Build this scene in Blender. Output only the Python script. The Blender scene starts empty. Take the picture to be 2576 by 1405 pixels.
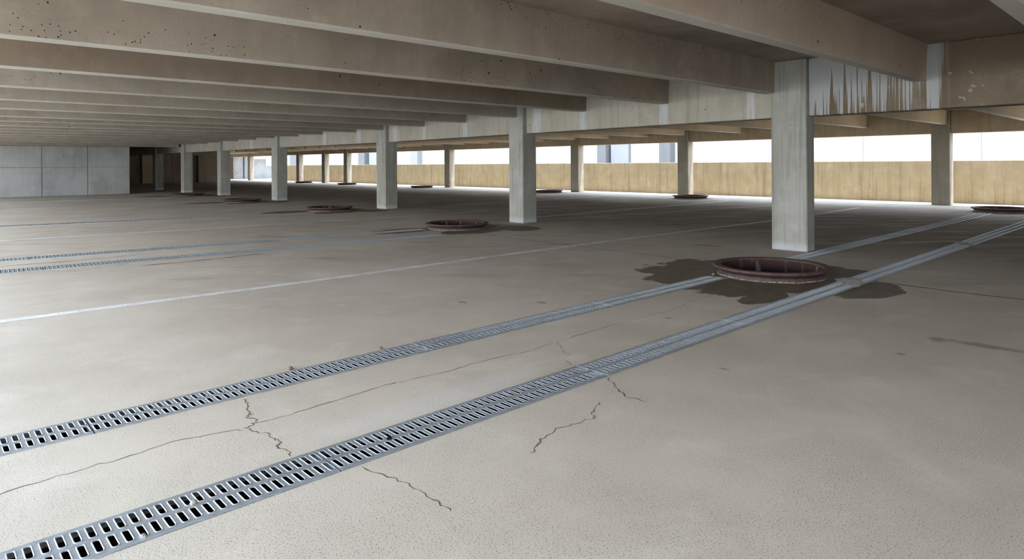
import bpy, bmesh, math, random
from mathutils import Vector, Matrix, noise as mnoise
random.seed(7)
U = 1.35                                   # metres per layout unit (the eye height)
SC = bpy.context.scene
COL = SC.collection

# ------------------------------------------------------------------ helpers
def tag(o, label=None, cat=None, group=None, kind=None):
    if label: o['label'] = label
    if cat: o['category'] = cat
    if group: o['group'] = group
    if kind: o['kind'] = kind
    return o

def link(name, me, mat=None, parent=None, smooth=False):
    o = bpy.data.objects.new(name, me); COL.objects.link(o)
    if mat and not me.materials: me.materials.append(mat)
    if parent is not None: o.parent = parent
    if smooth:
        for p in me.polygons: p.use_smooth = True
    return o

def mesh_of(bm, name):
    me = bpy.data.meshes.new(name); bm.to_mesh(me); bm.free(); return me

def add_box(bm, x0, x1, y0, y1, z0, z1, bev=0.0, seg=1):
    """box in layout units, bevel in metres"""
    vs = [bm.verts.new((x*U, y*U, z*U)) for z in (z0, z1) for y in (y0, y1) for x in (x0, x1)]
    fs = [(0,2,3,1), (4,5,7,6), (0,1,5,4), (2,6,7,3), (0,4,6,2), (1,3,7,5)]
    faces = [bm.faces.new([vs[i] for i in f]) for f in fs]
    if bev:
        es = list({e for f in faces for e in f.edges})
        bmesh.ops.bevel(bm, geom=es, offset=bev, segments=seg, affect='EDGES', profile=0.5)

def box(name, x0, x1, y0, y1, z0, z1, mat, parent=None, bev=0.0, seg=1):
    bm = bmesh.new(); add_box(bm, x0, x1, y0, y1, z0, z1, bev, seg)
    return link(name, mesh_of(bm, name), mat, parent)

def struct(name, *a, **k):
    return tag(box(name, *a, **k), kind='structure')

def add_lathe(bm, prof, n=72, jitter=0.0, seed=0):
    rings = []
    for (r, z) in prof:
        ring = []
        for i in range(n):
            a = 2*math.pi*i/n
            j = 1.0 + jitter*mnoise.noise(Vector((math.cos(a)*3+seed, math.sin(a)*3, z*5)))
            ring.append(bm.verts.new((r*j*U*math.cos(a), r*j*U*math.sin(a), z*U)))
        rings.append(ring)
    for a, b in zip(rings, rings[1:]):
        for i in range(n):
            bm.faces.new((a[i], a[(i+1) % n], b[(i+1) % n], b[i]))
    return rings

def empty(name, loc, rz=0.0):
    o = bpy.data.objects.new(name, None); COL.objects.link(o)
    o.location = loc; o.rotation_euler = (0, 0, rz); o.empty_display_size = 0.2
    return o

def dup(root, loc, rz=0.0):
    r = root.copy(); COL.objects.link(r); r.location = loc; r.rotation_euler = (0, 0, rz)
    for ch in list(root.children):
        c = ch.copy(); COL.objects.link(c); c.parent = r
    return r

ORD = ['nearest', 'second', 'third', 'fourth', 'fifth', 'sixth', 'seventh', 'eighth', 'ninth', 'tenth', 'eleventh',
       'twelfth', 'thirteenth', 'fourteenth', 'fifteenth', 'sixteenth', 'seventeenth', 'eighteenth', 'nineteenth',
       'twentieth', 'twenty-first', 'twenty-second', 'twenty-third', 'twenty-fourth', 'twenty-fifth', 'twenty-sixth',
       'twenty-seventh', 'twenty-eighth', 'twenty-ninth', 'thirtieth', 'thirty-first', 'thirty-second', 'thirty-third']

# ------------------------------------------------------------------ node helper
class N:
    def __init__(s, name):
        s.m = bpy.data.materials.new(name); s.m.use_nodes = True
        s.t = s.m.node_tree; s.n = s.t.nodes; s.l = s.t.links
        s.b = s.n['Principled BSDF']; s.out = s.n['Material Output']
        g = s.n.new('ShaderNodeNewGeometry'); s.P = g.outputs['Position']; s.Nrm = g.outputs['Normal']
    def put(s, sock, v):
        if isinstance(v, bpy.types.NodeSocket): s.l.new(v, sock)
        elif v is not None:
            if sock.type == 'RGBA' and len(v) == 3: v = (*v, 1)
            sock.default_value = v
    def m_(s, op, a, b=None, c=None, clamp=False):
        n = s.n.new('ShaderNodeMath'); n.operation = op; n.use_clamp = clamp
        s.put(n.inputs[0], a); s.put(n.inputs[1], b); s.put(n.inputs[2], c); return n.outputs[0]
    def v_(s, op, a, b=None, out=0):
        n = s.n.new('ShaderNodeVectorMath'); n.operation = op
        s.put(n.inputs[0], a)
        if b is not None: s.put(n.inputs[1], b)
        return n.outputs[out]
    def sep(s, v=None):
        n = s.n.new('ShaderNodeSeparateXYZ'); s.put(n.inputs[0], v if v is not None else s.P); return n.outputs
    def scaled(s, sc, off=(0, 0, 0)):
        n = s.n.new('ShaderNodeMapping'); s.l.new(s.P, n.inputs[0])
        n.inputs['Scale'].default_value = sc; n.inputs['Location'].default_value = off; return n.outputs[0]
    def noise(s, scale, vec=None, detail=3.0, rough=0.55, dist=0.0):
        n = s.n.new('ShaderNodeTexNoise'); s.put(n.inputs['Vector'], vec if vec is not None else s.P)
        n.inputs['Scale'].default_value = scale; n.inputs['Detail'].default_value = detail
        n.inputs['Roughness'].default_value = rough; n.inputs['Distortion'].default_value = dist
        return n.outputs['Fac']
    def voro(s, scale, vec=None):
        n = s.n.new('ShaderNodeTexVoronoi'); s.put(n.inputs['Vector'], vec if vec is not None else s.P)
        n.inputs['Scale'].default_value = scale; return n.outputs['Distance'], n.outputs['Color']
    def ramp(s, v, a, b, lo=0.0, hi=1.0):
        n = s.n.new('ShaderNodeMapRange'); n.interpolation_type = 'SMOOTHSTEP'; s.put(n.inputs[0], v)
        n.inputs[1].default_value = a; n.inputs[2].default_value = b
        n.inputs[3].default_value = lo; n.inputs[4].default_value = hi; return n.outputs[0]
    def mix(s, f, a, b, mode='MIX'):
        n = s.n.new('ShaderNodeMix'); n.data_type = 'RGBA'; n.blend_type = mode
        s.put(n.inputs[0], f); s.put(n.inputs[6], a); s.put(n.inputs[7], b); return n.outputs[2]
    def bump(s, h, strength, dist=0.01):
        n = s.n.new('ShaderNodeBump'); n.inputs['Strength'].default_value = strength
        n.inputs['Distance'].default_value = dist; s.l.new(h, n.inputs['Height']); s.l.new(n.outputs[0], s.b.inputs['Normal'])
    def done(s, col, rough=0.8, metal=0.0):
        s.put(s.b.inputs['Base Color'], col); s.put(s.b.inputs['Roughness'], rough); s.put(s.b.inputs['Metallic'], metal)
        s.b.inputs['Specular IOR Level'].default_value = 0.3
        return s.m

def concrete(name, base, dark, light, streak=0.0, holes=0.0, drip_y=None, foot=False, big=0.9, warm=None, bump=0.25):
    n = N(name)
    a = n.ramp(n.noise(big, detail=5), 0.32, 0.68)
    col = n.mix(a, base, dark)
    b = n.ramp(n.noise(3.1, detail=6, rough=0.65), 0.45, 0.75)
    col = n.mix(n.m_('MULTIPLY', b, 0.55), col, light)
    fine = n.noise(55.0, detail=4, rough=0.7)
    col = n.mix(n.m_('MULTIPLY', n.ramp(fine, 0.45, 0.75), 0.22), col, tuple(c*0.45 for c in dark))
    x, y, z = n.sep()
    if streak:
        st = n.noise(1.0, n.scaled((7, 7, 0.35)), detail=4, rough=0.6)
        st2 = n.noise(1.0, n.scaled((22, 22, 0.8)), detail=3, rough=0.6)
        k = n.ramp(n.m_('ADD', n.m_('MULTIPLY', st, 0.7), n.m_('MULTIPLY', st2, 0.4)), 0.53, 0.72)
        col = n.mix(n.m_('MULTIPLY', k, streak), col, tuple(c*0.42 for c in dark))
        k2 = n.ramp(n.noise(1.0, n.scaled((11, 11, 0.5), (3, 5, 1)), detail=3), 0.55, 0.75)
        col = n.mix(n.m_('MULTIPLY', k2, streak*0.6), col, light)
    if warm:
        w = n.ramp(n.noise(0.7, n.scaled((1, 1, 1.4), (9, 2, 4)), detail=4), 0.42, 0.6)
        col = n.mix(w, col, warm)
    if drip_y:
        tot = None
        for (yy, hw) in drip_y:
            d = n.ramp(n.m_('ABSOLUTE', n.m_('SUBTRACT', y, yy*U)), hw*U*1.25, hw*U*0.75)
            tot = d if tot is None else n.m_('MAXIMUM', tot, d)
        s1 = n.ramp(n.noise(1.0, n.scaled((14, 26, 1.0)), detail=4, rough=0.6), 0.36, 0.5)
        col = n.mix(n.m_('MULTIPLY', n.m_('MULTIPLY', tot, s1), 0.85), col, (0.52, 0.54, 0.54))
    if foot:
        f = n.ramp(n.m_('ADD', z, n.m_('MULTIPLY', n.noise(6, detail=4), -0.14)), 0.09, -0.04)
        col = n.mix(n.m_('MULTIPLY', f, 0.6), col, (0.60, 0.62, 0.64))
    h = fine
    if holes:
        wv = n.n.new('ShaderNodeTexNoise'); n.l.new(n.P, wv.inputs['Vector']); wv.inputs['Scale'].default_value = 26.0
        pv = n.v_('ADD', n.P, n.v_('MULTIPLY', n.v_('SUBTRACT', wv.outputs['Color'], (.5, .5, .5)), (.022, .022, .022)))
        d, c = n.voro(9.0, pv)
        r = n.sep(c)[0]
        keep = n.m_('GREATER_THAN', r, 1.0-holes)
        patch = n.ramp(n.noise(0.9, n.scaled((1, 1, 1), (5, 8, 1)), detail=2), 0.36, 0.56)
        rad = n.m_('MULTIPLY', n.m_('MULTIPLY', r, r), 0.13)
        hole = n.m_('MULTIPLY', n.m_('MULTIPLY', n.m_('LESS_THAN', d, rad), keep), n.m_('GREATER_THAN', patch, 0.25))
        d2, c2 = n.voro(26.0, pv); r2 = n.sep(c2)[1]
        rad = n.m_('MULTIPLY', rad, 1.0)
        hole2 = n.m_('MULTIPLY', n.m_('MULTIPLY', n.m_('LESS_THAN', d2, 0.17), n.m_('GREATER_THAN', r2, 1.0-holes*0.8)), n.m_('GREATER_THAN', patch, 0.5))
        hole = n.m_('MAXIMUM', hole, hole2)
        col = n.mix(hole, col, (0.03, 0.026, 0.022))
        h = n.m_('SUBTRACT', fine, hole)
    n.bump(h, bump, 0.006)
    return n.done(col, 0.86)

# ------------------------------------------------------------------ materials
# ring centres (front row, then row by the parapet)
RINGS1 = [(5.66, 2.70), (6.34, 8.11), (6.84, 13.3), (6.79, 18.3), (6.96, 23.56)]
RINGS2 = [(15.75, 2.84), (16.2, 10.05), (16.3, 15.7), (16.3, 23.3), (16.5, 30.2), (16.6, 35.4)]

def floor_material():
    n = N('floor_concrete')
    x, y, z = n.sep()
    base = (0.56, 0.507, 0.43); dark = (0.485, 0.434, 0.362); pale = (0.63, 0.58, 0.505)
    col = n.mix(n.ramp(n.noise(0.55, detail=5, rough=0.6), 0.35, 0.65), base, dark)
    col = n.mix(n.m_('MULTIPLY', n.ramp(n.noise(1.7, detail=5, rough=0.6, dist=0.6), 0.5, 0.72), 0.6), col, pale)
    # long blotchy tyre and damp marks, crossways of the drains
    rot = n.n.new('ShaderNodeVectorRotate'); rot.inputs['Angle'].default_value = 0.75; rot.inputs['Axis'].default_value = (0, 0, 1)
    n.l.new(n.P, rot.inputs['Vector'])
    mp = n.n.new('ShaderNodeMapping'); n.l.new(rot.outputs[0], mp.inputs[0]); mp.inputs['Scale'].default_value = (0.55, 2.2, 1)
    mk = n.ramp(n.noise(0.9, mp.outputs[0], detail=5, rough=0.62), 0.54, 0.70)
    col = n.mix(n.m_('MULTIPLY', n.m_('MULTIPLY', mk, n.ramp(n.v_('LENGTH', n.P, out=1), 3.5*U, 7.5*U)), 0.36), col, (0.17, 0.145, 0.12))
    # the far aisle between the two column rows is darker and browner
    aisle_dark = n.ramp(n.m_('ADD', x, n.m_('MULTIPLY', n.noise(0.5, detail=3), 3.0)), 7.5*U, 11.0*U)
    aisle_dark = n.m_('MULTIPLY', aisle_dark, n.ramp(x, 16.6*U, 15.2*U))
    col = n.mix(n.m_('MULTIPLY', aisle_dark, n.ramp(n.noise(1.2, mp.outputs[0], detail=5), 0.30, 0.62, 0.35, 0.85)), col, (0.19, 0.155, 0.125))
    # small oil spots
    spots = [(4.24, 1.06, .06, .05), (4.27, 0.85, .045, .2), (3.78, 1.11, .03, .03), (2.95, 3.72, .03, .05), (3.6, 2.40, .02, .03),
             (2.9, 1.62, .02, .03), (9.6, 6.55, .1, .16), (9.2, 6.0, .05, .2), (3.35, 3.3, .03, .05), (7.1, 4.2, .05, .2)]
    tot = None
    wob = n.noise(9, detail=4)
    for (sx, sy, rx, ry) in spots:
        v = n.v_('SUBTRACT', n.P, (sx*U, sy*U, 0)); v = n.v_('MULTIPLY', v, (1/(rx*U), 1/(ry*U), 0))
        d = n.m_('ADD', n.v_('LENGTH', v, out=1), n.m_('MULTIPLY', n.m_('SUBTRACT', wob, 0.5), 1.6))
        k = n.ramp(d, 1.25, 0.55); tot = k if tot is None else n.m_('MAXIMUM', tot, k)
    col = n.mix(n.m_('MULTIPLY', tot, 0.55), col, (0.14, 0.115, 0.09))
    # pale worn patch along the lower drain
    v = n.v_('MULTIPLY', n.v_('SUBTRACT', n.P, (1.75*U, 2.25*U, 0)), (1/(0.85*U), 1/(0.13*U), 0))
    k = n.ramp(n.m_('ADD', n.v_('LENGTH', v, out=1), n.m_('MULTIPLY', n.noise(3), 0.5)), 1.35, 0.5)
    col = n.mix(n.m_('MULTIPLY', k, 0.5), col, (0.62, 0.60, 0.57))
    # granular broom finish
    gr = n.noise(135.0, detail=2, rough=0.6)
    gr2 = n.noise(420.0, detail=1)
    pit = n.m_('MULTIPLY', n.ramp(gr, 0.55, 0.66), n.ramp(n.noise(2.2, detail=3), 0.3, 0.6, 0.55, 1.0))
    col = n.mix(n.m_('MULTIPLY', pit, 0.62), col, (0.17, 0.145, 0.115))
    col = n.mix(n.m_('MULTIPLY', n.ramp(gr2, 0.5, 0.7), 0.18), col, (0.64, 0.60, 0.54))
    # damp stains round the rings: unions of ellipses with a ragged edge
    blobs = [(5.50, 2.82, 1.0, .98), (5.48, 1.86, .42, .26), (4.66, 2.26, .34, .13), (6.1, 2.2, .4, .25)]
    for i, (rx, ry) in enumerate(RINGS1[1:]):
        blobs += [(rx-0.1, ry-0.55, .55, .35), (rx+0.62, ry-0.72, .36, .42), (rx-0.85, ry+0.25, .6, .3), (rx+0.15, ry+0.05, .62, .6)]
    for i, (rx, ry) in enumerate(RINGS2):
        blobs += [(rx-0.1, ry-0.1, .62, .62)]
    f = None
    for (sx, sy, rx, ry) in blobs:
        v = n.v_('MULTIPLY', n.v_('SUBTRACT', n.P, (sx*U, sy*U, 0)), (1/(rx*U), 1/(ry*U), 0))
        d = n.m_('SUBTRACT', 1.0, n.v_('LENGTH', v, out=1)); f = d if f is None else n.m_('MAXIMUM', f, d)
    v = n.v_('MULTIPLY', n.v_('SUBTRACT', n.P, (6.62*U, 2.95*U, 0)), (1/(.52*U), 1/(.42*U), 0))
    f = n.m_('SUBTRACT', f, n.m_('MAXIMUM', n.m_('MULTIPLY', n.m_('SUBTRACT', 1.0, n.v_('LENGTH', v, out=1)), 1.6), 0.0))
    rag = n.m_('MULTIPLY', n.m_('SUBTRACT', n.noise(1.9, detail=9, rough=0.68), 0.5), 0.95)
    f2 = n.m_('ADD', f, rag)
    wet = n.ramp(f2, 0.0, 0.07)
    wetc = n.mix(n.ramp(n.noise(5, detail=5), 0.35, 0.7), (0.085, 0.063, 0.038), (0.135, 0.103, 0.066))
    col = n.mix(n.m_('MULTIPLY', wet, 0.92), col, wetc)
    hgt = n.m_('SUBTRACT', n.m_('MULTIPLY', gr2, 0.6), pit)
    n.bump(hgt, 0.6, 0.003)
    ro = n.m_('SUBTRACT', 0.78, n.m_('MULTIPLY', wet, 0.2))
    return n.done(col, ro)

M = {}
M['floor'] = floor_material()
M['slab'] = concrete('slab_concrete', (0.33, 0.275, 0.225), (0.24, 0.20, 0.16), (0.39, 0.34, 0.285), bump=0.2)
M['beam'] = concrete('beam_concrete', (0.37, 0.315, 0.255), (0.30, 0.255, 0.205), (0.43, 0.38, 0.318), holes=0.50, streak=0.12)
M['beam_plain'] = concrete('beam_concrete_plain', (0.36, 0.322, 0.267), (0.30, 0.263, 0.217), (0.42, 0.382, 0.325), holes=0.035, streak=0.12)
M['beam_pink'] = concrete('beam_concrete_pinkish', (0.53, 0.435, 0.345), (0.47, 0.38, 0.30), (0.58, 0.495, 0.405), holes=0.10, streak=0.12)
M['beam_brown'] = concrete('beam_concrete_brown', (0.26, 0.208, 0.156), (0.215, 0.17, 0.125), (0.31, 0.257, 0.2), holes=0.05, streak=0.1)
M['soffit'] = concrete('beam_soffit_concrete', (0.46, 0.435, 0.385), (0.41, 0.385, 0.335), (0.52, 0.50, 0.455), bump=0.15)  # smooth cast underside, paler partly from floor bounce put into the colour
M['beam_warm'] = concrete('beam_concrete_warm', (0.52, 0.415, 0.285), (0.45, 0.355, 0.235), (0.58, 0.48, 0.35), streak=0.12)  # warm bounce from the parapet side partly put into the colour
M['column'] = concrete('column_concrete', (0.385, 0.38, 0.345), (0.325, 0.315, 0.275), (0.46, 0.47, 0.455), streak=0.45, foot=True, big=1.3)
M['column_far'] = concrete('column_concrete_warm', (0.30, 0.265, 0.21), (0.245, 0.21, 0.16), (0.36, 0.33, 0.275), streak=0.2, big=1.3)  # darker column copy: backlit shade put into the colour
DRIPS = [(4.97+.06, .07), (6.49+.06, .07), (9.6+.06, .07), (11.1+.06, .07), (13.97, .09), (15.6, .09), (20.3, .1), (7.62, .1), (12.4, .1), (3.75, .05)]
M['girder'] = concrete('girder_concrete', (0.43, 0.405, 0.335), (0.37, 0.345, 0.28), (0.50, 0.48, 0.42), streak=0.28, drip_y=DRIPS, holes=0.04)
M['girder_warm'] = concrete('girder_concrete_warm', (0.43, 0.335, 0.22), (0.36, 0.275, 0.175), (0.5, 0.41, 0.29), streak=0.25)
M['parapet'] = concrete('parapet_concrete', (0.41, 0.325, 0.20), (0.355, 0.278, 0.165), (0.48, 0.41, 0.295), streak=0.46, holes=0.06, big=1.6)
M['wall'] = concrete('wall_concrete', (0.41, 0.415, 0.41), (0.305, 0.31, 0.30), (0.47, 0.48, 0.485), streak=0.2, holes=0.03, big=0.7)
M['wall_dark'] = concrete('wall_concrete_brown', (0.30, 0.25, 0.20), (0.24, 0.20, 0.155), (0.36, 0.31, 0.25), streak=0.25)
M['wall_tan'] = concrete('wall_concrete_tan', (0.52, 0.43, 0.31), (0.47, 0.385, 0.27), (0.58, 0.5, 0.38), streak=0.1)  # paler than the back wall: light on the pier put into the colour
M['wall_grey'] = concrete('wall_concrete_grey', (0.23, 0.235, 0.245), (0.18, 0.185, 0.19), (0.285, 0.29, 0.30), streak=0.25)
M['facade'] = concrete('facade_panel', (0.36, 0.365, 0.37), (0.34, 0.345, 0.35), (0.38, 0.385, 0.39), bump=0.02)
M['facade_gap'] = concrete('facade_joint', (0.27, 0.27, 0.28), (0.26, 0.26, 0.27), (0.28, 0.28, 0.29), bump=0.02)
M['facade_grey'] = concrete('facade_grey', (0.115, 0.115, 0.12), (0.105, 0.105, 0.11), (0.125, 0.125, 0.13), bump=0.02)
M['facade_pale'] = concrete('facade_pale_grey', (0.2, 0.205, 0.215), (0.185, 0.19, 0.2), (0.215, 0.22, 0.23), bump=0.02)
M['ground'] = concrete('ground_asphalt', (0.30, 0.29, 0.28), (0.25, 0.24, 0.23), (0.34, 0.33, 0.32))

def girder_stained():
    n = N('girder_concrete_stained')
    x, y, z = n.sep()
    col = n.mix(n.ramp(n.noise(0.9, detail=5), 0.35, 0.65), (0.20, 0.158, 0.112), (0.145, 0.108, 0.07))
    col = n.mix(n.ramp(n.noise(1.6, detail=6, rough=0.65), 0.52, 0.75), col, (0.25, 0.222, 0.183))
    fine = n.noise(45.0, detail=4, rough=0.7)
    col = n.mix(n.m_('MULTIPLY', n.ramp(fine, 0.45, 0.75), 0.25), col, (0.12, 0.09, 0.06))
    # pale lime runs below the slab between the column and the beam
    band = n.m_('MULTIPLY', n.ramp(y, 1.70*U, 1.84*U), n.ramp(y, 3.25*U, 3.05*U))
    run = n.noise(1.0, n.scaled((1, 27, 0.32)), detail=5, rough=0.6, dist=0.3)
    run2 = n.noise(1.0, n.scaled((1, 9, 0.35), (2, 4, 1)), detail=3)
    hgt = n.m_('MULTIPLY', n.m_('SUBTRACT', z, 1.5*U), 0.16)
    k = n.m_('ADD', n.m_('ADD', n.m_('MULTIPLY', run, 0.65), n.m_('MULTIPLY', run2, 0.4)), hgt)
    edge = n.m_('ADD', n.m_('MULTIPLY', n.ramp(y, 2.70*U, 3.05*U), 0.12), n.m_('MULTIPLY', n.ramp(n.m_('ABSOLUTE', n.m_('SUBTRACT', y, 1.86*U)), .07*U, .015*U), 0.09))
    k = n.ramp(n.m_('ADD', k, edge), 0.565, 0.61)
    col = n.mix(n.m_('MULTIPLY', n.m_('MULTIPLY', k, band), 0.85), col, (0.42, 0.44, 0.44))
    spl = n.m_('MULTIPLY', n.ramp(n.noise(7, detail=5), 0.66, 0.7), n.ramp(y, 0.9*U, 1.7*U))
    col = n.mix(n.m_('MULTIPLY', spl, 0.5), col, (0.5, 0.49, 0.46))
    n.bump(n.m_('ADD', fine, k), 0.3, 0.006)
    return n.done(col, 0.85)
M['girder_stained'] = girder_stained()

def metal():
    n = N('galvanised_steel')
    a = n.noise(16.0, n.scaled((1, 6, 1)), detail=5, rough=0.65)
    b = n.noise(1.1, detail=3)
    col = n.mix(n.ramp(a, 0.35, 0.7), (0.45, 0.50, 0.55), (0.58, 0.635, 0.685))
    col = n.mix(n.m_('MULTIPLY', n.ramp(b, 0.5, 0.75), 0.4), col, (0.30, 0.325, 0.36))
    dirt = n.ramp(n.noise(40, detail=4), 0.6, 0.75)
    col = n.mix(n.m_('MULTIPLY', dirt, 0.3), col, (0.25, 0.23, 0.21))
    n.bump(a, 0.12, 0.002)
    n.done(col, n.ramp(a, 0.3, 0.7, 0.34, 0.5), 0.66); n.b.inputs['Specular IOR Level'].default_value = 0.5
    return n.m
M['steel'] = metal()

def plain(name, c, r=0.8, var=0.35, sc=9.0):
    n = N(name)
    k = n.noise(sc, detail=5, rough=0.65)
    col = n.mix(n.ramp(k, 0.35, 0.7), c, tuple(v*(1-var) for v in c))
    n.bump(n.noise(60, detail=4), 0.3, 0.004)
    return n.done(col, r)
M['trough'] = plain('trough_black', (0.013, 0.010, 0.008), 1.0)  # near-black: shade inside the channel put into the colour
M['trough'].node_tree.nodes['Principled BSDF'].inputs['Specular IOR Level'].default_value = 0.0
M['iron'] = plain('rusty_cast_iron', (0.105, 0.064, 0.058), 0.7, 0.4, 14.0)
M['iron_dark'] = plain('rusty_cast_iron_groove', (0.05, 0.026, 0.025), 0.75, 0.4, 14.0)
M['mortar'] = plain('crumbled_mortar', (0.30, 0.265, 0.235), 0.9, 0.7, 22.0)
M['silt'] = plain('dried_silt', (0.70, 0.69, 0.67), 0.95, 0.5, 16.0)
M['crack'] = plain('crack_grime', (0.17, 0.13, 0.095), 0.95)
M['jointfill'] = plain('joint_sealant', (0.20, 0.155, 0.115), 0.9)
M['stone'] = plain('grit_stone', (0.36, 0.33, 0.29), 0.9, 0.5, 60.0)

def shaft_mat():
    n = N('ring_shaft_wall')
    # runs of lime down the inside, by angle round the local axis
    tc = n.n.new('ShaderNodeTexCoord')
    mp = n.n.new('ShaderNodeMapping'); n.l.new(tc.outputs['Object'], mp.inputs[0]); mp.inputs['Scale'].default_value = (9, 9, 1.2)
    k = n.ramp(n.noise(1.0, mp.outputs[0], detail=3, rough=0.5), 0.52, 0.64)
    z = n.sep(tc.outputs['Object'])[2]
    col = n.mix(n.ramp(z, -0.10, 0.10), (0.008, 0.006, 0.006), (0.055, 0.034, 0.033))  # shade painted in: near-black with depth, rust tone at the top
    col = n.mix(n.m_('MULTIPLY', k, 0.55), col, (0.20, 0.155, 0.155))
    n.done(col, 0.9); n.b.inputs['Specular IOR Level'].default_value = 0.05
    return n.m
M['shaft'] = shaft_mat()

def paint():
    n = N('worn_white_paint')
    w = n.m_('ADD', n.m_('MULTIPLY', n.noise(3.0, detail=6, rough=0.7), 0.6), n.m_('MULTIPLY', n.noise(45, detail=4), 0.4))
    tr = n.n.new('ShaderNodeBsdfTransparent'); mx = n.n.new('ShaderNodeMixShader')
    n.l.new(n.ramp(w, 0.36, 0.68, 1.0, 0.55), mx.inputs[0]); n.l.new(tr.outputs[0], mx.inputs[1]); n.l.new(n.b.outputs[0], mx.inputs[2])
    n.l.new(mx.outputs[0], n.out.inputs[0])
    return n.done((0.80, 0.80, 0.80), 0.7)
M['paint'] = paint()

# ------------------------------------------------------------------ camera
F = 1637.6; YAW = 0.74818
cam = bpy.data.cameras.new('camera'); co = bpy.data.objects.new('camera', cam); COL.objects.link(co)
cam.sensor_fit = 'HORIZONTAL'; cam.sensor_width = 36.0; cam.lens = F/2576*36.0
cam.shift_x = 0.0; cam.shift_y = -(702.5-412.4)/2576
cam.clip_start = 0.05; cam.clip_end = 500
co.matrix_world = Matrix.Translation((0, 0, U)) @ Matrix.Rotation(-YAW, 4, 'Z') @ Matrix.Rotation(math.radians(90), 4, 'X') @ Matrix.Rotation(-0.0063, 4, 'Z')
SC.camera = co

# ------------------------------------------------------------------ floor with drain slots and ring holes cut through
FLOOR_T = 1.0
# drain runs: (x0, y0, x1, y1, width, slots per panel, first joint offset from x0, description)
RUNS = [
    dict(a=(-0.345, 2.045), b=(15.2, 2.045), w=.205, ns=40, first=1.38, where='foreground drain line'),
    dict(a=(-1.0425, 2.96), b=(5.22, 2.96), w=.20, ns=45, first=1.5525, where='drain line left of the nearest rusty ring'),
    dict(a=(6.12, 2.96), b=(15.2, 2.96), w=.20, ns=45, first=1.5525, where='drain line behind the nearest rusty ring'),
    dict(a=(-0.4, 8.99), b=(5.85, 8.32), w=.26, ns=40, first=1.38, where='farther of the paired middle drain lines'),
    dict(a=(-0.4, 7.99), b=(5.60, 7.46), w=.26, ns=40, first=1.38, where='nearer of the paired middle drain lines'),
    dict(a=(0.2, 14.2), b=(6.25, 12.82), w=.28, ns=40, first=1.38, where='single drain line to the third ring'),
    dict(a=(0.6, 20.2), b=(6.0, 19.58), w=.30, ns=40, first=1.38, where='faint drain line before the panelled wall'),
    dict(a=(0.9, 23.72), b=(6.1, 22.62), w=.30, ns=40, first=1.38, where='farthest drain line by the panelled wall'),
]
PITCH = .0345
HOLE_R = .415

def cutter_mesh():
    bm = bmesh.new()
    for r in RUNS:
        (x0, y0), (x1, y1) = r['a'], r['b']
        d = Vector((x1-x0, y1-y0)); L = d.length; d.normalize(); nn = Vector((-d.y, d.x))*(r['w']/2)
        quad = [(x0+nn.x, y0+nn.y), (x0-nn.x, y0-nn.y), (x1-nn.x, y1-nn.y), (x1+nn.x, y1+nn.y)]
        lo = [bm.verts.new((x*U, y*U, -0.30)) for x, y in quad]; hi = [bm.verts.new((x*U, y*U, 0.2)) for x, y in quad]
        bm.faces.new(lo[::-1]); bm.faces.new(hi)
        for i in range(4): bm.faces.new((lo[i], lo[(i+1) % 4], hi[(i+1) % 4], hi[i]))
    for (x, y) in RINGS1+RINGS2:
        lo = [bm.verts.new(((x+HOLE_R*math.cos(a))*U, (y+HOLE_R*math.sin(a))*U, -0.95)) for a in [2*math.pi*i/48 for i in range(48)]]
        hi = [bm.verts.new((v.co.x, v.co.y, 0.2)) for v in lo]
        bm.faces.new(lo[::-1]); bm.faces.new(hi)
        for i in range(48): bm.faces.new((lo[i], lo[(i+1) % 48], hi[(i+1) % 48], hi[i]))
    bmesh.ops.recalc_face_normals(bm, faces=bm.faces)
    return mesh_of(bm, 'cutter')

def build_floor():
    bm = bmesh.new(); add_box(bm, -6.0, 24.0, -8.0, 56.0, -FLOOR_T/U, 0.0)
    me = mesh_of(bm, 'floor_block')
    fo = bpy.data.objects.new('floor', me); COL.objects.link(fo)
    cu = bpy.data.objects.new('cut', cutter_mesh()); COL.objects.link(cu)
    md = fo.modifiers.new('cut', 'BOOLEAN'); md.object = cu; md.operation = 'DIFFERENCE'; md.solver = 'EXACT'; md.use_self = True
    bpy.context.view_layer.update()
    dg = bpy.context.evaluated_depsgraph_get()
    new = bpy.data.meshes.new_from_object(fo.evaluated_get(dg))
    fo.modifiers.clear(); fo.data = new; new.name = 'floor'
    bpy.data.objects.remove(cu)
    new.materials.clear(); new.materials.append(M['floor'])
    return tag(fo, kind='structure')
floor = build_floor()

# ---- flat marks that belong to the floor: painted lines, joints, cracks
def strip(name, pts, width, mat, z=0.0012, jit=0.0, taper=False, seed=0, sub=1):
    rnd = random.Random(seed)
    P = [Vector(p) for p in pts]
    fine = []
    for a, b in zip(P, P[1:]):
        for k in range(sub): fine.append(a.lerp(b, k/sub))
    fine.append(P[-1])
    if jit:
        for k in range(1, len(fine)-1):
            fine[k] = fine[k]+Vector((rnd.uniform(-jit, jit), rnd.uniform(-jit, jit)))
    bm = bmesh.new(); L = []; R = []
    n = len(fine)
    for k, p in enumerate(fine):
        d = (fine[min(k+1, n-1)]-fine[max(k-1, 0)]).normalized(); nn = Vector((-d.y, d.x))
        w = width*0.5*(rnd.uniform(0.35, 1.6) if taper else 1.0)
        if taper and k in (0, n-1): w *= 0.2
        L.append(bm.verts.new(((p.x+nn.x*w)*U, (p.y+nn.y*w)*U, z))); R.append(bm.verts.new(((p.x-nn.x*w)*U, (p.y-nn.y*w)*U, z)))
    for k in range(n-1): bm.faces.new((R[k], R[k+1], L[k+1], L[k]))
    return link(name, mesh_of(bm, name), mat, floor)

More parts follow.
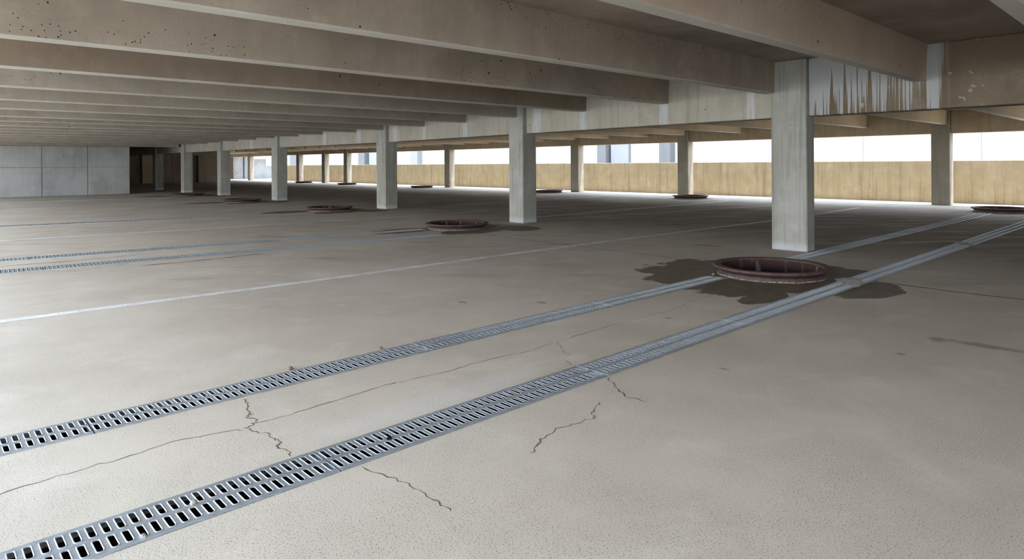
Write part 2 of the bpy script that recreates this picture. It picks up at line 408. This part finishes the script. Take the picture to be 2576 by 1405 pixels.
LINES = [
    ([(-1.0, 5.42), (0.42, 5.36), (2.5, 5.31), (4.4, 5.33), (6.3, 5.31), (9.14, 5.24), (10.76, 5.16), (13.54, 5.21), (15.2, 5.27)], .095),
    ([(-0.5, 11.6), (0.86, 11.25), (3.0, 11.0), (4.9, 10.85), (7.2, 10.6)], .10),
    ([(5.9, 8.30), (7.3, 8.26)], .07), ([(8.0, 8.22), (11.5, 7.6), (14.6, 7.0)], .08),
    ([(8.35, 8.66), (11.72, 8.64), (15.9, 8.68)], .12),
    ([(5.2, 9.6), (7.3, 9.3)], .06),
    ([(8.5, 10.7), (10.64, 10.62), (13.9, 10.5)], .07),
    ([(8.9, 2.62), (9.25, 2.45), (9.6, 2.2)], .05),
    ([(9.6, 12.75), (12.67, 12.67), (15.4, 12.65)], .12),
]
for i, (p, w) in enumerate(LINES):
    strip('painted_line', p, w, M['paint'], z=0.0014, seed=i)
JOINTS = [([(5.9, 1.93), (5.92, 1.72), (5.87, 1.35), (5.9, 0.93), (5.9, -2)], .03), ([(5.92, 3.9), (5.95, 5.2), (5.98, 6.5), (6.1, 7.5)], .018),
          ([(13.0, 5.1), (12.9, 4.4), (12.6, 3.6)], .05), ([(11.3, 4.6), (11.1, 3.8), (10.9, 3.1)], .04)]
for i, (p, w) in enumerate(JOINTS):
    strip('floor_joint', p, w, M['jointfill'], z=0.0010, jit=0.008, sub=6, seed=40+i)
CRACKS = [
    [(1.05, 2.84), (1.03, 2.74), (1.01, 2.65), (0.985, 2.61), (1.0, 2.57), (0.98, 2.54), (0.945, 2.52), (0.94, 2.49), (0.97, 2.42), (0.985, 2.36), (0.98, 2.30), (0.955, 2.26), (0.97, 2.21), (0.96, 2.16)],
    [(0.0, 2.50), (0.2, 2.53), (0.36, 2.55), (0.52, 2.55), (0.7, 2.58), (0.86, 2.54), (0.94, 2.5)],
    [(0.98, 2.54), (1.07, 2.52), (1.29, 2.55), (1.56, 2.56), (1.71, 2.55)], [(1.71, 2.55), (1.9, 2.53), (2.1, 2.53), (2.4, 2.5), (2.66, 2.51)],
    [(2.66, 2.51), (2.96, 2.53), (3.23, 2.53), (3.76, 2.51), (4.16, 2.57), (4.49, 2.59)],
    [(2.68, 2.52), (2.6, 2.41), (2.55, 2.36), (2.53, 2.3)], [(2.46, 2.26), (2.41, 2.16)],
    [(2.39, 1.94), (2.35, 1.85), (2.3, 1.79), (2.25, 1.71), (2.27, 1.62)], [(2.12, 1.76), (2.01, 1.7), (1.97, 1.66), (1.87, 1.68), (1.76, 1.69), (1.66, 1.66), (1.57, 1.61)],
    [(1.1, 1.93), (1.13, 1.78), (1.15, 1.68), (1.15, 1.59), (1.14, 1.5)], [(0.65, 8.32), (1.3, 8.25), (2.2, 8.3)], [(1.7, 7.35), (2.3, 7.3), (3.0, 7.38)],
]
for i, p in enumerate(CRACKS):
    far = p[0][1] > 5
    strip('crack', p, .03 if far else (.0050 if i in (0, 7, 8) else .0036), M['crack'], z=0.0011, jit=.010 if not far else .02, taper=True, seed=70+i, sub=5)

# ------------------------------------------------------------------ drains
def grate_mesh(ns, w, name):
    """slotted plate: two rows of raised round-cornered slots; length ns*PITCH"""
    L = ns*PITCH*U; W = w*U; p = PITCH*U
    bm = bmesh.new()
    zt = 0.004; zb = 0.0026
    hw = p*0.215; hl = W*0.158
    rows = (W*0.22, -W*0.22)
    e = 0.005
    ys = [-W/2+e, 0.0, W/2-e]
    for r in (0, 1):
        ylo, yhi = ys[r], ys[r+1]; yc = rows[1-r]
        for k in range(ns):
            xlo = k*p + (e if k == 0 else 0); xhi = (k+1)*p - (e if k == ns-1 else 0); xc = (k+.5)*p
            def loop(dx, dy, z, rad):
                pts = []
                for (cx, cy, a0) in ((1, 1, 0), (-1, 1, 90), (-1, -1, 180), (1, -1, 270)):
                    for a in (0, 45, 90):
                        t = math.radians(a0+a)
                        pts.append(bm.verts.new((xc+cx*(dx-rad)+rad*math.cos(t), yc+cy*(dy-rad)+rad*math.sin(t), z)))
                return pts
            A = loop(hw*1.5, hl*1.17, zt, hw*1.1)
            B = loop(hw*1.25, hl*1.10, zt+0.0024, hw*0.95)
            C = loop(hw, hl, zt+0.0006, hw*0.8)
            D = loop(hw, hl, zb, hw*0.8)
            for P_, Q_ in ((A, B), (B, C), (C, D)):
                for i in range(12): bm.faces.new((P_[i], P_[(i+1) % 12], Q_[(i+1) % 12], Q_[i]))
            # flat plate round the slot: cell corners ccw from +x+y
            c = [bm.verts.new(v) for v in ((xhi, yhi, zt), (xlo, yhi, zt), (xlo, ylo, zt), (xhi, ylo, zt))]
            for q in range(4):
                bm.faces.new((c[q], A[q*3+1], A[q*3])) if False else None
                bm.faces.new((c[q], A[q*3+2], A[q*3+1])); bm.faces.new((c[q], A[q*3+1], A[q*3]))
                bm.faces.new((c[q], c[(q+1) % 4], A[(q*3+3) % 12], A[q*3+2]))
    # skirt round the rim
    R = [(e, -W/2+e), (L-e, -W/2+e), (L-e, W/2-e), (e, W/2-e)]
    top = [bm.verts.new((x, y, zt)) for x, y in R]; bot = [bm.verts.new((x, y, -0.03)) for x, y in R]
    for i in range(4): bm.faces.new((bot[i], bot[(i+1) % 4], top[(i+1) % 4], top[i]))
    bmesh.ops.remove_doubles(bm, verts=bm.verts, dist=0.00005)
    bmesh.ops.recalc_face_normals(bm, faces=bm.faces)
    if sum(f.normal.z for f in bm.faces if abs(f.calc_center_median().z-zt) < 1e-5) < 0:
        bmesh.ops.reverse_faces(bm, faces=bm.faces)
    me = mesh_of(bm, name); me.materials.append(M['steel']); return me

cache = {}
for r in RUNS:
    (x0, y0), (x1, y1) = r['a'], r['b']
    d = Vector((x1-x0, y1-y0)); L = d.length; ang = math.atan2(d.y, d.x); d.normalize()
    pl = r['ns']*PITCH
    # the channel below the gratings
    bm = bmesh.new(); hw = r['w']/2-0.004; t = .006
    prof = [(-hw, -0.02), (-hw, -0.20), (hw, -0.20), (hw, -0.02), (hw-t, -0.02), (hw-t, -0.194), (-hw+t, -0.194), (-hw+t, -0.02)]
    ea = [bm.verts.new((0.01, y*U, z)) for y, z in prof]; eb = [bm.verts.new(((L-0.01)*U, y*U, z)) for y, z in prof]
    for i in range(8): bm.faces.new((ea[i], ea[(i+1) % 8], eb[(i+1) % 8], eb[i]))
    for q in ((0, 1, 6, 7), (1, 2, 5, 6), (2, 3, 4, 5)):
        bm.faces.new([ea[i] for i in q]); bm.faces.new([eb[i] for i in q][::-1])
    bmesh.ops.recalc_face_normals(bm, faces=bm.faces)
    ch = link('drain_channel', mesh_of(bm, 'drain_channel'), M['trough'])
    ch.location = (x0*U, y0*U, -0.0115); ch.rotation_euler = (0, 0, ang)
    tag(ch, 'dark channel showing through the slots of the ' + r['where'], 'drain channel', 'channels under the gratings')
    s = 0.0; k = 0
    while s < L-0.05:
        ns = min(r['ns'], int((L-s)/PITCH))
        if ns < 3: break
        key = (ns, r['w'])
        if key not in cache: cache[key] = grate_mesh(ns, r['w'], 'drain_grate')
        g = link('drain_grate', cache[key])
        g.location = ((x0+d.x*s)*U, (y0+d.y*s)*U, 0.0); g.rotation_euler = (0, 0, ang)
        nm = 'leftmost' if k == 0 else ORD[k]+' from left'
        tag(g, 'slotted steel grating, %s, in the %s' % (nm, r['where']), 'drain grate', 'grating panels of the floor drains')
        s += ns*PITCH; k += 1

# ------------------------------------------------------------------ rusty rings
def make_ring():
    root = empty('manhole_ring', (0, 0, 0))
    bm = bmesh.new()
    add_lathe(bm, [(.405, -.005), (.444, .0), (.446, .004), (.440, .030), (.438, .033), (.426, .034)], jitter=.014)
    link('collar', mesh_of(bm, 'collar'), M['iron'], root, True)
    bm = bmesh.new()
    add_lathe(bm, [(.428, .033), (.424, .037), (.440, .041)], jitter=.006)
    tag(link('groove', mesh_of(bm, 'groove'), M['iron_dark'], root, True), 'dark groove')
    bm = bmesh.new()
    add_lathe(bm, [(.438, .040), (.442, .0405), (.478, .061), (.489, .066), (.492, .068), (.4935, .072), (.493, .082), (.491, .0855), (.487, .087),
                   (.480, .0872), (.436, .0862), (.430, .085), (.427, .082), (.422, .070)], n=96, jitter=.006, seed=3)
    link('rim', mesh_of(bm, 'rim'), M['iron'], root, True)
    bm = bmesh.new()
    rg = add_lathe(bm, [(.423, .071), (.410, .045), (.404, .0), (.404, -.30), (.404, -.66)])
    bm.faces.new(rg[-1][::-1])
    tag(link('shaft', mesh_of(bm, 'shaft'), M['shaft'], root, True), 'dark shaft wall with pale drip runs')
    bm = bmesh.new()
    rnd = random.Random(5); n = 90; inn, mid, out = [], [], []
    for i in range(n):
        a = 2*math.pi*i/n
        w = .006+.07*max(0, mnoise.noise(Vector((math.cos(a)*2.2, math.sin(a)*2.2, 4))))+rnd.uniform(0, .007)
        for lst, rr, z in ((inn, .440, .010), (mid, .446+w*.35, .009+rnd.uniform(0, .004)), (out, .446+w, .0008)):
            lst.append(bm.verts.new((rr*U*math.cos(a), rr*U*math.sin(a), z*U)))
    for A, B in ((inn, mid), (mid, out)):
        for i in range(n): bm.faces.new((A[i], B[i], B[(i+1) % n], A[(i+1) % n]))
    tag(link('mortar_bed', mesh_of(bm, 'mortar_bed'), M['mortar'], root), 'pale crumbled mortar at the foot')
    return root
proto = make_ring()
RL = ['large rusty open manhole ring on a damp patch beside the nearest column',
      'rusty open manhole ring at the end of the paired middle drain lines',
      'rusty open manhole ring at the end of the single drain line, third in its row',
      'low dark rusty manhole ring, fourth along the front columns',
      'smallest rusty manhole ring by the dark opening past the panelled wall']
for i, (x, y) in enumerate(RINGS1):
    o = proto if i == 0 else dup(proto, (0, 0, 0))
    o.location = (x*U, y*U, 0); o.rotation_euler = (0, 0, [0, 2.1, 4.0, 1.2, 5.1][i])
    tag(o, RL[i], 'manhole', 'rusty manhole rings')
RL2 = ['rusty manhole ring cut off by the right edge of the photo', 'low rusty manhole ring at the foot of the second parapet-side column',
       'low rusty manhole ring half hidden by the second front column', 'low rusty ring near the parapet, left of the second front column',
       'thin dark ring near the parapet by the three close far columns', 'farthest dark ring, just right of the fourth front column']
for i, (x, y) in enumerate(RINGS2):
    o = dup(proto, (x*U, y*U, 0), [3.3, .7, 2.7, 4.6, 1.7, 5.6][i]); tag(o, RL2[i], 'manhole', 'rusty manhole rings')

# ------------------------------------------------------------------ grit on the gratings
def pebble(x, y, z, r, label, mat):
    bm = bmesh.new(); bmesh.ops.create_icosphere(bm, subdivisions=2, radius=r)
    for v in bm.verts:
        v.co *= 1+0.45*mnoise.noise(v.co*(1.2/r)+Vector((x, y, 0))*7); v.co.z *= .7
    o = link('pebble', mesh_of(bm, 'pebble'), mat, None); o.location = (x*U, y*U, z)
    return tag(o, label, 'pebble', 'grit on the floor and gratings')
pebble(1.37, 3.085, 0.010, 0.017, 'small dark stone at the upper edge of the drain line to the nearest ring', M['jointfill'])
pebble(0.615, 2.056, 0.008, 0.014, 'crumb of grit in an upper slot of the foreground drain line', M['stone'])
pebble(0.46, 1.966, 0.008, 0.012, 'crumb of grit in a lower slot of the foreground drain line', M['stone'])
pebble(1.28, 2.045, 0.008, 0.013, 'dark crumb on the foreground grating right of its first joint', M['trough'])
pebble(5.26, 3.04, 0.012, 0.016, 'pale crumb where the drain line meets the nearest ring', M['stone'])
pebble(1.88, 3.085, 0.008, 0.012, 'tiny stone beside the second joint of the drain line to the nearest ring', M['jointfill'])

def silt(cx, cy, rx, ry, z, label, seed):
    bm = bmesh.new(); n = 40; rings = []
    for f, h in ((1.0, 0.0), (.8, .0015), (.4, .0022)):
        ring = []
        for i in range(n):
            a = 2*math.pi*i/n; c, s_ = math.cos(a), math.sin(a)
            j = 1+.45*mnoise.noise(Vector((c*2+seed, s_*2, f)))+.18*mnoise.noise(Vector((c*9+seed, s_*9, f)))
            ring.append(bm.verts.new((c*rx*f*j*U, s_*ry*f*j*U, h+.0006*mnoise.noise(Vector((c*7, s_*7, f*9+seed))))))
        rings.append(ring)
    for A, B in zip(rings, rings[1:]):
        for i in range(n): bm.faces.new((A[i], A[(i+1) % n], B[(i+1) % n], B[i]))
    bm.faces.new(rings[-1])
    o = link('silt_deposit', mesh_of(bm, 'silt_deposit'), M['silt']); o.location = (cx*U, cy*U, z); o.rotation_euler = (0, 0, .5)
    return tag(o, label, 'silt', 'pale silt on the gratings')
silt(5.72, 2.06, .21, .095, .0082, 'pale dried silt over the foreground drain beside the nearest ring', 1)
silt(9.35, 2.06, .2, .08, .0082, 'thin pale silt on the foreground drain far beyond the nearest ring', 4)

# ------------------------------------------------------------------ columns
ZS = 2.155                                   # underside of the slab
C1 = [(7.30, 3.065, .205, .406), (7.58, 7.90, .326, .35), (7.90, 12.71, .316, .39), (7.70, 18.13, .31, .39), (7.75, 22.85, .33, .32), (7.60, 26.35, .33, .34), (7.60, 30.2, .33, .34)]
CL1 = ['pale streaked concrete column in the right foreground behind the nearest manhole ring', 'second front concrete column, right of the middle manhole ring',
       'third front concrete column, left of centre', 'fourth front concrete column, between two manhole rings', 'fifth front concrete column at the edge of the dark bay',
       'sixth front concrete column, right jamb of the dark opening', 'dim concrete column inside the dark opening']
for i, (x, y, wx, wy) in enumerate(C1):
    o = box('concrete_column', x, x+wx, y, y+wy, 0.0008, ZS-.001, M['column'], bev=0.014)
    tag(o, CL1[i], 'column', 'concrete columns of the front row')
C2Y = [4.056, 10.8, 15.19, 22.62, 31.65, 34.2, 37.5, 45.2]
CL2 = ['parapet-side concrete column at the right edge of the view', 'parapet-side concrete column left of the big foreground column', 'parapet-side concrete column right of the second front column',
       'parapet-side concrete column between the second and third front columns', 'parapet-side column just left of the third front column', 'parapet-side column in the middle of three left of the third front column',
       'parapet-side column close to the right of the fourth front column', 'farthest column, seen left of the fourth front column']
for i, y in enumerate(C2Y):
    o = box('concrete_column', 17.28, 17.575, y, y+.37, 0.0008, ZS-.001, M['column_far'], bev=0.014)
    tag(o, CL2[i], 'column', 'concrete columns along the parapet')

# ------------------------------------------------------------------ girders over the columns
def girder(name, p0, p1, z0, z1, th, mat, rec=0.0):
    (xa, ya), (xb, yb) = p0, p1
    bm = bmesh.new()
    vs = []
    for z in (z0, z1):
        for (x, y) in ((xa, ya), (xa+th, ya), (xb+th, yb), (xb, yb)):
            vs.append(bm.verts.new((x*U, y*U, z*U)))
    fs = [(0, 3, 2, 1), (4, 5, 6, 7), (0, 1, 5, 4), (1, 2, 6, 5), (2, 3, 7, 6), (3, 0, 4, 7)]
    faces = [bm.faces.new([vs[i] for i in f]) for f in fs]
    bmesh.ops.bevel(bm, geom=list({e for f in faces for e in f.edges}), offset=0.012, segments=1, affect='EDGES')
    return link(name, mesh_of(bm, name), mat)

G0 = 1.515
def gx(i): return C1[i][0]+(.05 if i == 0 else .08)
g = girder('girder_beam', (gx(0)-.02, -6.9), (gx(0), C1[0][1]-.002), G0, ZS-.001, .25, M['girder_stained'])
tag(g, 'deep brown stained girder with white lime runs, right of the nearest column', 'girder', 'girders over the front columns')
GL = ['deep concrete girder between the nearest and second front columns', 'deep concrete girder between the second and third front columns', 'concrete girder between the third and fourth front columns',
      'concrete girder between the fourth and fifth front columns', 'short concrete girder between the fifth and sixth front columns', 'dark girder inside the opening, left of the sixth front column']
for i in range(6):
    a, b = C1[i], C1[i+1]
    g = girder('girder_beam', (gx(i), a[1]+a[3]+.002), (gx(i+1), b[1]-.002), G0, ZS-.001, .25, M['girder'])
    tag(g, GL[i], 'girder', 'girders over the front columns')
g = girder('girder_beam', (7.68, 30.545), (7.68, 42.2), G0, ZS-.001, .25, M['girder'])
tag(g, 'dark girder at the back of the black opening, behind the dim column', 'girder', 'girders over the front columns')
G2 = 1.635
seg = [-6.9]+C2Y+[49.6]
GL2 = ['warm tan girder over the parapet gap at the right edge', 'tan girder above the parapet either side of the big foreground column', 'tan girder above the parapet left of the second parapet-side column',
       'tan girder above the parapet, seen left and right of the second front column', 'tan girder above the parapet, crossing behind the third front column', 'very short tan girder between the close far columns',
       'short tan girder right of the fourth front column', 'tan girder crossing behind the fourth front column', 'farthest tan girder, left of the farthest column']
for i in range(len(seg)-1):
    y0 = seg[i]+(.372 if i else 0); y1 = seg[i+1]-.002
    o = box('parapet_beam', 17.35, 17.575, y0, y1, G2, ZS-.001, M['girder_warm'], bev=0.012)
    tag(o, GL2[i], 'girder', 'girders along the parapet')

# ------------------------------------------------------------------ ceiling beams
def face_x(y):
    """x of the front face of the girder row at y"""
    pts = [(-7.1, gx(0)-.02), (C1[0][1], gx(0))]
    for i in range(6): pts += [(C1[i][1]+C1[i][3], gx(i)), (C1[i+1][1], gx(i+1))]
    for (ya, xa), (yb, xb) in zip(pts, pts[1:]):
        if ya <= y <= yb: return xa+(xb-xa)*(y-ya)/max(yb-ya, 1e-6)
    return pts[-1][1]
def beam(name, x0, x1, y0, wb, wt, zb, mat, seams=()):
    """tapered stem running along X with chamfered lower edges and narrow cast seams"""
    bm = bmesh.new(); c = .011
    def sect(x, ins):
        i = ins
        pr = [(y0-(wt-wb)/2+i, ZS-.001), (y0+i, zb+c), (y0+c, zb+i), (y0+wb-c, zb+i), (y0+wb-i, zb+c), (y0+wb+(wt-wb)/2-i, ZS-.001)]
        return [bm.verts.new((x*U, y*U, z*U)) for y, z in pr]
    xs = [(x0, 0)]
    for s in sorted(seams): xs += [(s-.006, 0), (s-.003, .006), (s+.003, .006), (s+.006, 0)]
    xs.append((x1, 0))
    S = [sect(*q) for q in xs]
    for A, B in zip(S, S[1:]):
        for i in range(6): bm.faces.new((A[i], A[(i+1) % 6], B[(i+1) % 6], B[i]))
    bm.faces.new(S[0][::-1]); bm.faces.new(S[-1])
    bmesh.ops.recalc_face_normals(bm, faces=bm.faces)
    for f in bm.faces: f.material_index = 1 if f.normal.z < -0.6 else 0
    me = mesh_of(bm, name); me.materials.append(mat); me.materials.append(M['soffit'])
    return link(name, me, mat)

ZB = 1.791
B1 = [.64, 1.92, 3.43, 4.95, 6.48, 8.04, 9.62, 11.12, 12.80, 14.1, 15.7, 17.0, 18.30, 19.9, 21.4, 22.95, 24.2, 25.4]
SEAMS = {2: (6.55,), 3: (4.66,), 4: (5.3,), 5: (5.75,), 7: (5.2,)}
for k, y in enumerate(B1):
    colx = None
    for (cx, cy, wx, wy) in C1:
        if cy-.14 < y < cy+wy+.02: colx = cx
    xe = (colx-.004 if colx is not None else min(face_x(y-.02), face_x(y+.14))-.003)
    mat = M['beam_pink'] if k == 1 else M['beam'] if k in (2, 3) else (M['beam_brown'] if k == 4 else M['beam_plain'])
    o = beam('ceiling_beam', -1.2, xe, y, .118, .15, ZB, mat, SEAMS.get(k, ()))
    if k == 0: lb = 'pale sliver of concrete beam at the top right corner of the photo'
    else: lb = 'concrete ceiling beam left of the front columns, %s from the camera' % ORD[k] if k > 1 else 'concrete ceiling beam crossing the top right, ending over the white lime runs'
    tag(o, lb, 'beam', 'ceiling beams left of the front columns')
ZB2 = 1.84
y = 1.0; B2 = [1.0, 2.6, 4.12, 5.8, 7.5, 9.1, 10.9, 12.25, 13.85, 15.3]
while B2[-1] < 47: B2.append(B2[-1]+1.58)
for k, y in enumerate(B2):
    xs0 = max(face_x(y-.1), face_x(y+.25))+.27
    for (cx, cy, wx, wy) in C1:
        if cy-.2 < y < cy+wy+.08: xs0 = max(xs0, cx+wx+.006)
    if y > 27: xs0 = 14.7 if y < 42.6 else 8.0
    if y > 42.0 and y < 42.9: continue
    xe = 17.27 if any(c-.2 < y < c+.45 for c in C2Y) else 17.344
    o = beam('ceiling_beam', xs0, xe, y, .118, .15, ZB2, M['beam_warm'])
    tag(o, 'warm lit ceiling beam in the bay along the parapet, %s from the camera' % ORD[k], 'beam', 'ceiling beams in the parapet bay')

# ------------------------------------------------------------------ shell
struct('ceiling', -1.25, 17.58, -7.0, 52.0, ZS, ZS+.16, M['slab'])
struct('wall_right', 18.34, 18.50, -7.0, 42.0, 0.0005, 1.0165, M['parapet'], bev=0.01)

def panel_wall(name, xs, zs, y0, th, mat):
    bm = bmesh.new(); g = .008
    for a, b in zip(xs, xs[1:]):
        for c, d in zip(zs, zs[1:]): add_box(bm, a+g, b-g, y0, y0+.09, c+g, d-g, 0.003)
    add_box(bm, xs[0], xs[-1], y0+.06, y0+th, zs[0], zs[-1])
    return tag(link(name, mesh_of(bm, name), mat), kind='structure')
panel_wall('wall_back', [-4.5, -3.22, -1.91, -.60, .71, 2.02, 3.33, 4.65, 5.96], [0.0005, .985, 1.72], 27.0, .3, M['wall'])
struct('trim_1', -4.5, 7.58, 26.80, 27.3, 1.722, ZS-.001, M['beam_plain'], bev=0.01)
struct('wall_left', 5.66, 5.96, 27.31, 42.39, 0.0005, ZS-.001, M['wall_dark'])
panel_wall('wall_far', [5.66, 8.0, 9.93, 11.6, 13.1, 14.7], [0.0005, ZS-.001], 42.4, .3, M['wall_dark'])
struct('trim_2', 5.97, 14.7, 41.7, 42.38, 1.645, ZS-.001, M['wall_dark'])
struct('trim_3', 9.95, 10.6, 42.2, 42.38, 0.0005, 1.64, M['wall_tan'], bev=0.01)
struct('trim_4', 13.0, 13.25, 42.15, 42.38, 0.0005, 1.64, M['wall_dark'], bev=0.01)
# the end of the level beyond the parapet
struct('wall_end_pier', 18.0, 18.6, 50.0, 50.5, 0.0005, 1.75, M['wall_grey'], bev=0.01)
struct('wall_end_return', 18.8, 19.1, 50.2, 50.6, 0.0005, 1.75, M['wall_grey'], bev=0.01)
struct('wall_end_low', 19.3, 23.5, 50.0, 50.4, 0.0005, .985, M['wall_grey'], bev=0.01)
struct('wall_end_high', 19.3, 20.37, 50.0, 50.4, .987, 1.52, M['wall_grey'], bev=0.01)
struct('trim_shade_roof', 17.6, 24.0, 49.0, 52.4, ZS, ZS+.16, M['slab'])  # added roof piece, there to shade the end walls
struct('wall_front_light_block', -1.25, 17.58, -7.3, -7.02, 0.0005, ZS, M['wall_dark'])  # unseen wall added to block light from behind the camera
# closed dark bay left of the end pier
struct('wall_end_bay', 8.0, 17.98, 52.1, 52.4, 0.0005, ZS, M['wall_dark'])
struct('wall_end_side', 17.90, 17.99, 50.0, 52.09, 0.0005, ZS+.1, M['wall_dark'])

# ------------------------------------------------------------------ outside
struct('ground', -60, 90, -60, 110, -2.6, -2.5, M['ground'])
fac = empty('office_building', (33.0*U, 30*U, -2.49*U))
tag(fac, 'bright white panelled building seen over the parapet', 'building')
def fbox(name, x0, x1, y0, y1, z0, z1, mat):
    bm = bmesh.new(); add_box(bm, x0-33.0, x1-33.0, y0-30, y1-30, z0+2.49, z1+2.49)
    return link(name, mesh_of(bm, name), mat, fac)
bm = bmesh.new(); yy = -20.0; rnd = random.Random(2)
while yy < 98:
    w = rnd.choice([1.6, 2.2, 3.0]); add_box(bm, -.06, 0, yy+.008-30, yy+w-.008-30, 0, 9.5); yy += w
link('wall_panels', mesh_of(bm, 'wall_panels'), M['facade'], fac)
fbox('backing_wall', 33.0, 37.0, -20, 98, -2.49, 7.0, M['facade_gap'])
def ray_y(px, X):
    t = (px-1288)/F; s, c = math.sin(YAW), math.cos(YAW)
    return X*(c-t*s)/(s+t*c)
for (pa, pb, mt, dp) in ((1502, 1524, 'facade_grey', .5), (1537, 1581, 'facade_pale', .25), (1658, 1686, 'facade_grey', .5), (1033, 1050, 'facade_pale', .5),
                         (901, 917, 'facade_grey', .5), (930, 947, 'facade_pale', .3), (729, 745, 'facade_grey', .4)):
    X = 32.94
    fbox('pilaster', X-dp, X-.001, ray_y(pb, X-dp), ray_y(pa, X-dp), -2.49, 6.5, M[mt])

# ------------------------------------------------------------------ light
w = bpy.data.worlds.new('sky'); SC.world = w; w.use_nodes = True
nt = w.node_tree; bg = nt.nodes['Background']
tc = nt.nodes.new('ShaderNodeTexCoord'); sp = nt.nodes.new('ShaderNodeSeparateXYZ'); nt.links.new(tc.outputs['Generated'], sp.inputs[0])
rp = nt.nodes.new('ShaderNodeValToRGB'); nt.links.new(sp.outputs[2], rp.inputs[0])
rp.color_ramp.elements[0].position = 0.0; rp.color_ramp.elements[0].color = (0.93, 0.965, 1.0, 1)
rp.color_ramp.elements[1].position = 0.8; rp.color_ramp.elements[1].color = (0.62, 0.78, 1.0, 1)
nt.links.new(rp.outputs[0], bg.inputs['Color']); bg.inputs['Strength'].default_value = 8.0
sl = bpy.data.lights.new('sun', 'SUN'); so = bpy.data.objects.new('sun', sl); COL.objects.link(so)
sl.energy = 11.0; sl.angle = math.radians(1.0); sl.color = (1.0, 0.955, 0.88)
to_sun = Vector((0.14, -0.30, 1.0)).normalized()
so.rotation_euler = to_sun.to_track_quat('Z', 'Y').to_euler()

SC.view_settings.view_transform = 'Standard'; SC.view_settings.look = 'None'
SC.view_settings.exposure = 0.06; SC.view_settings.gamma = 1.0
SC.view_settings.use_curve_mapping = False
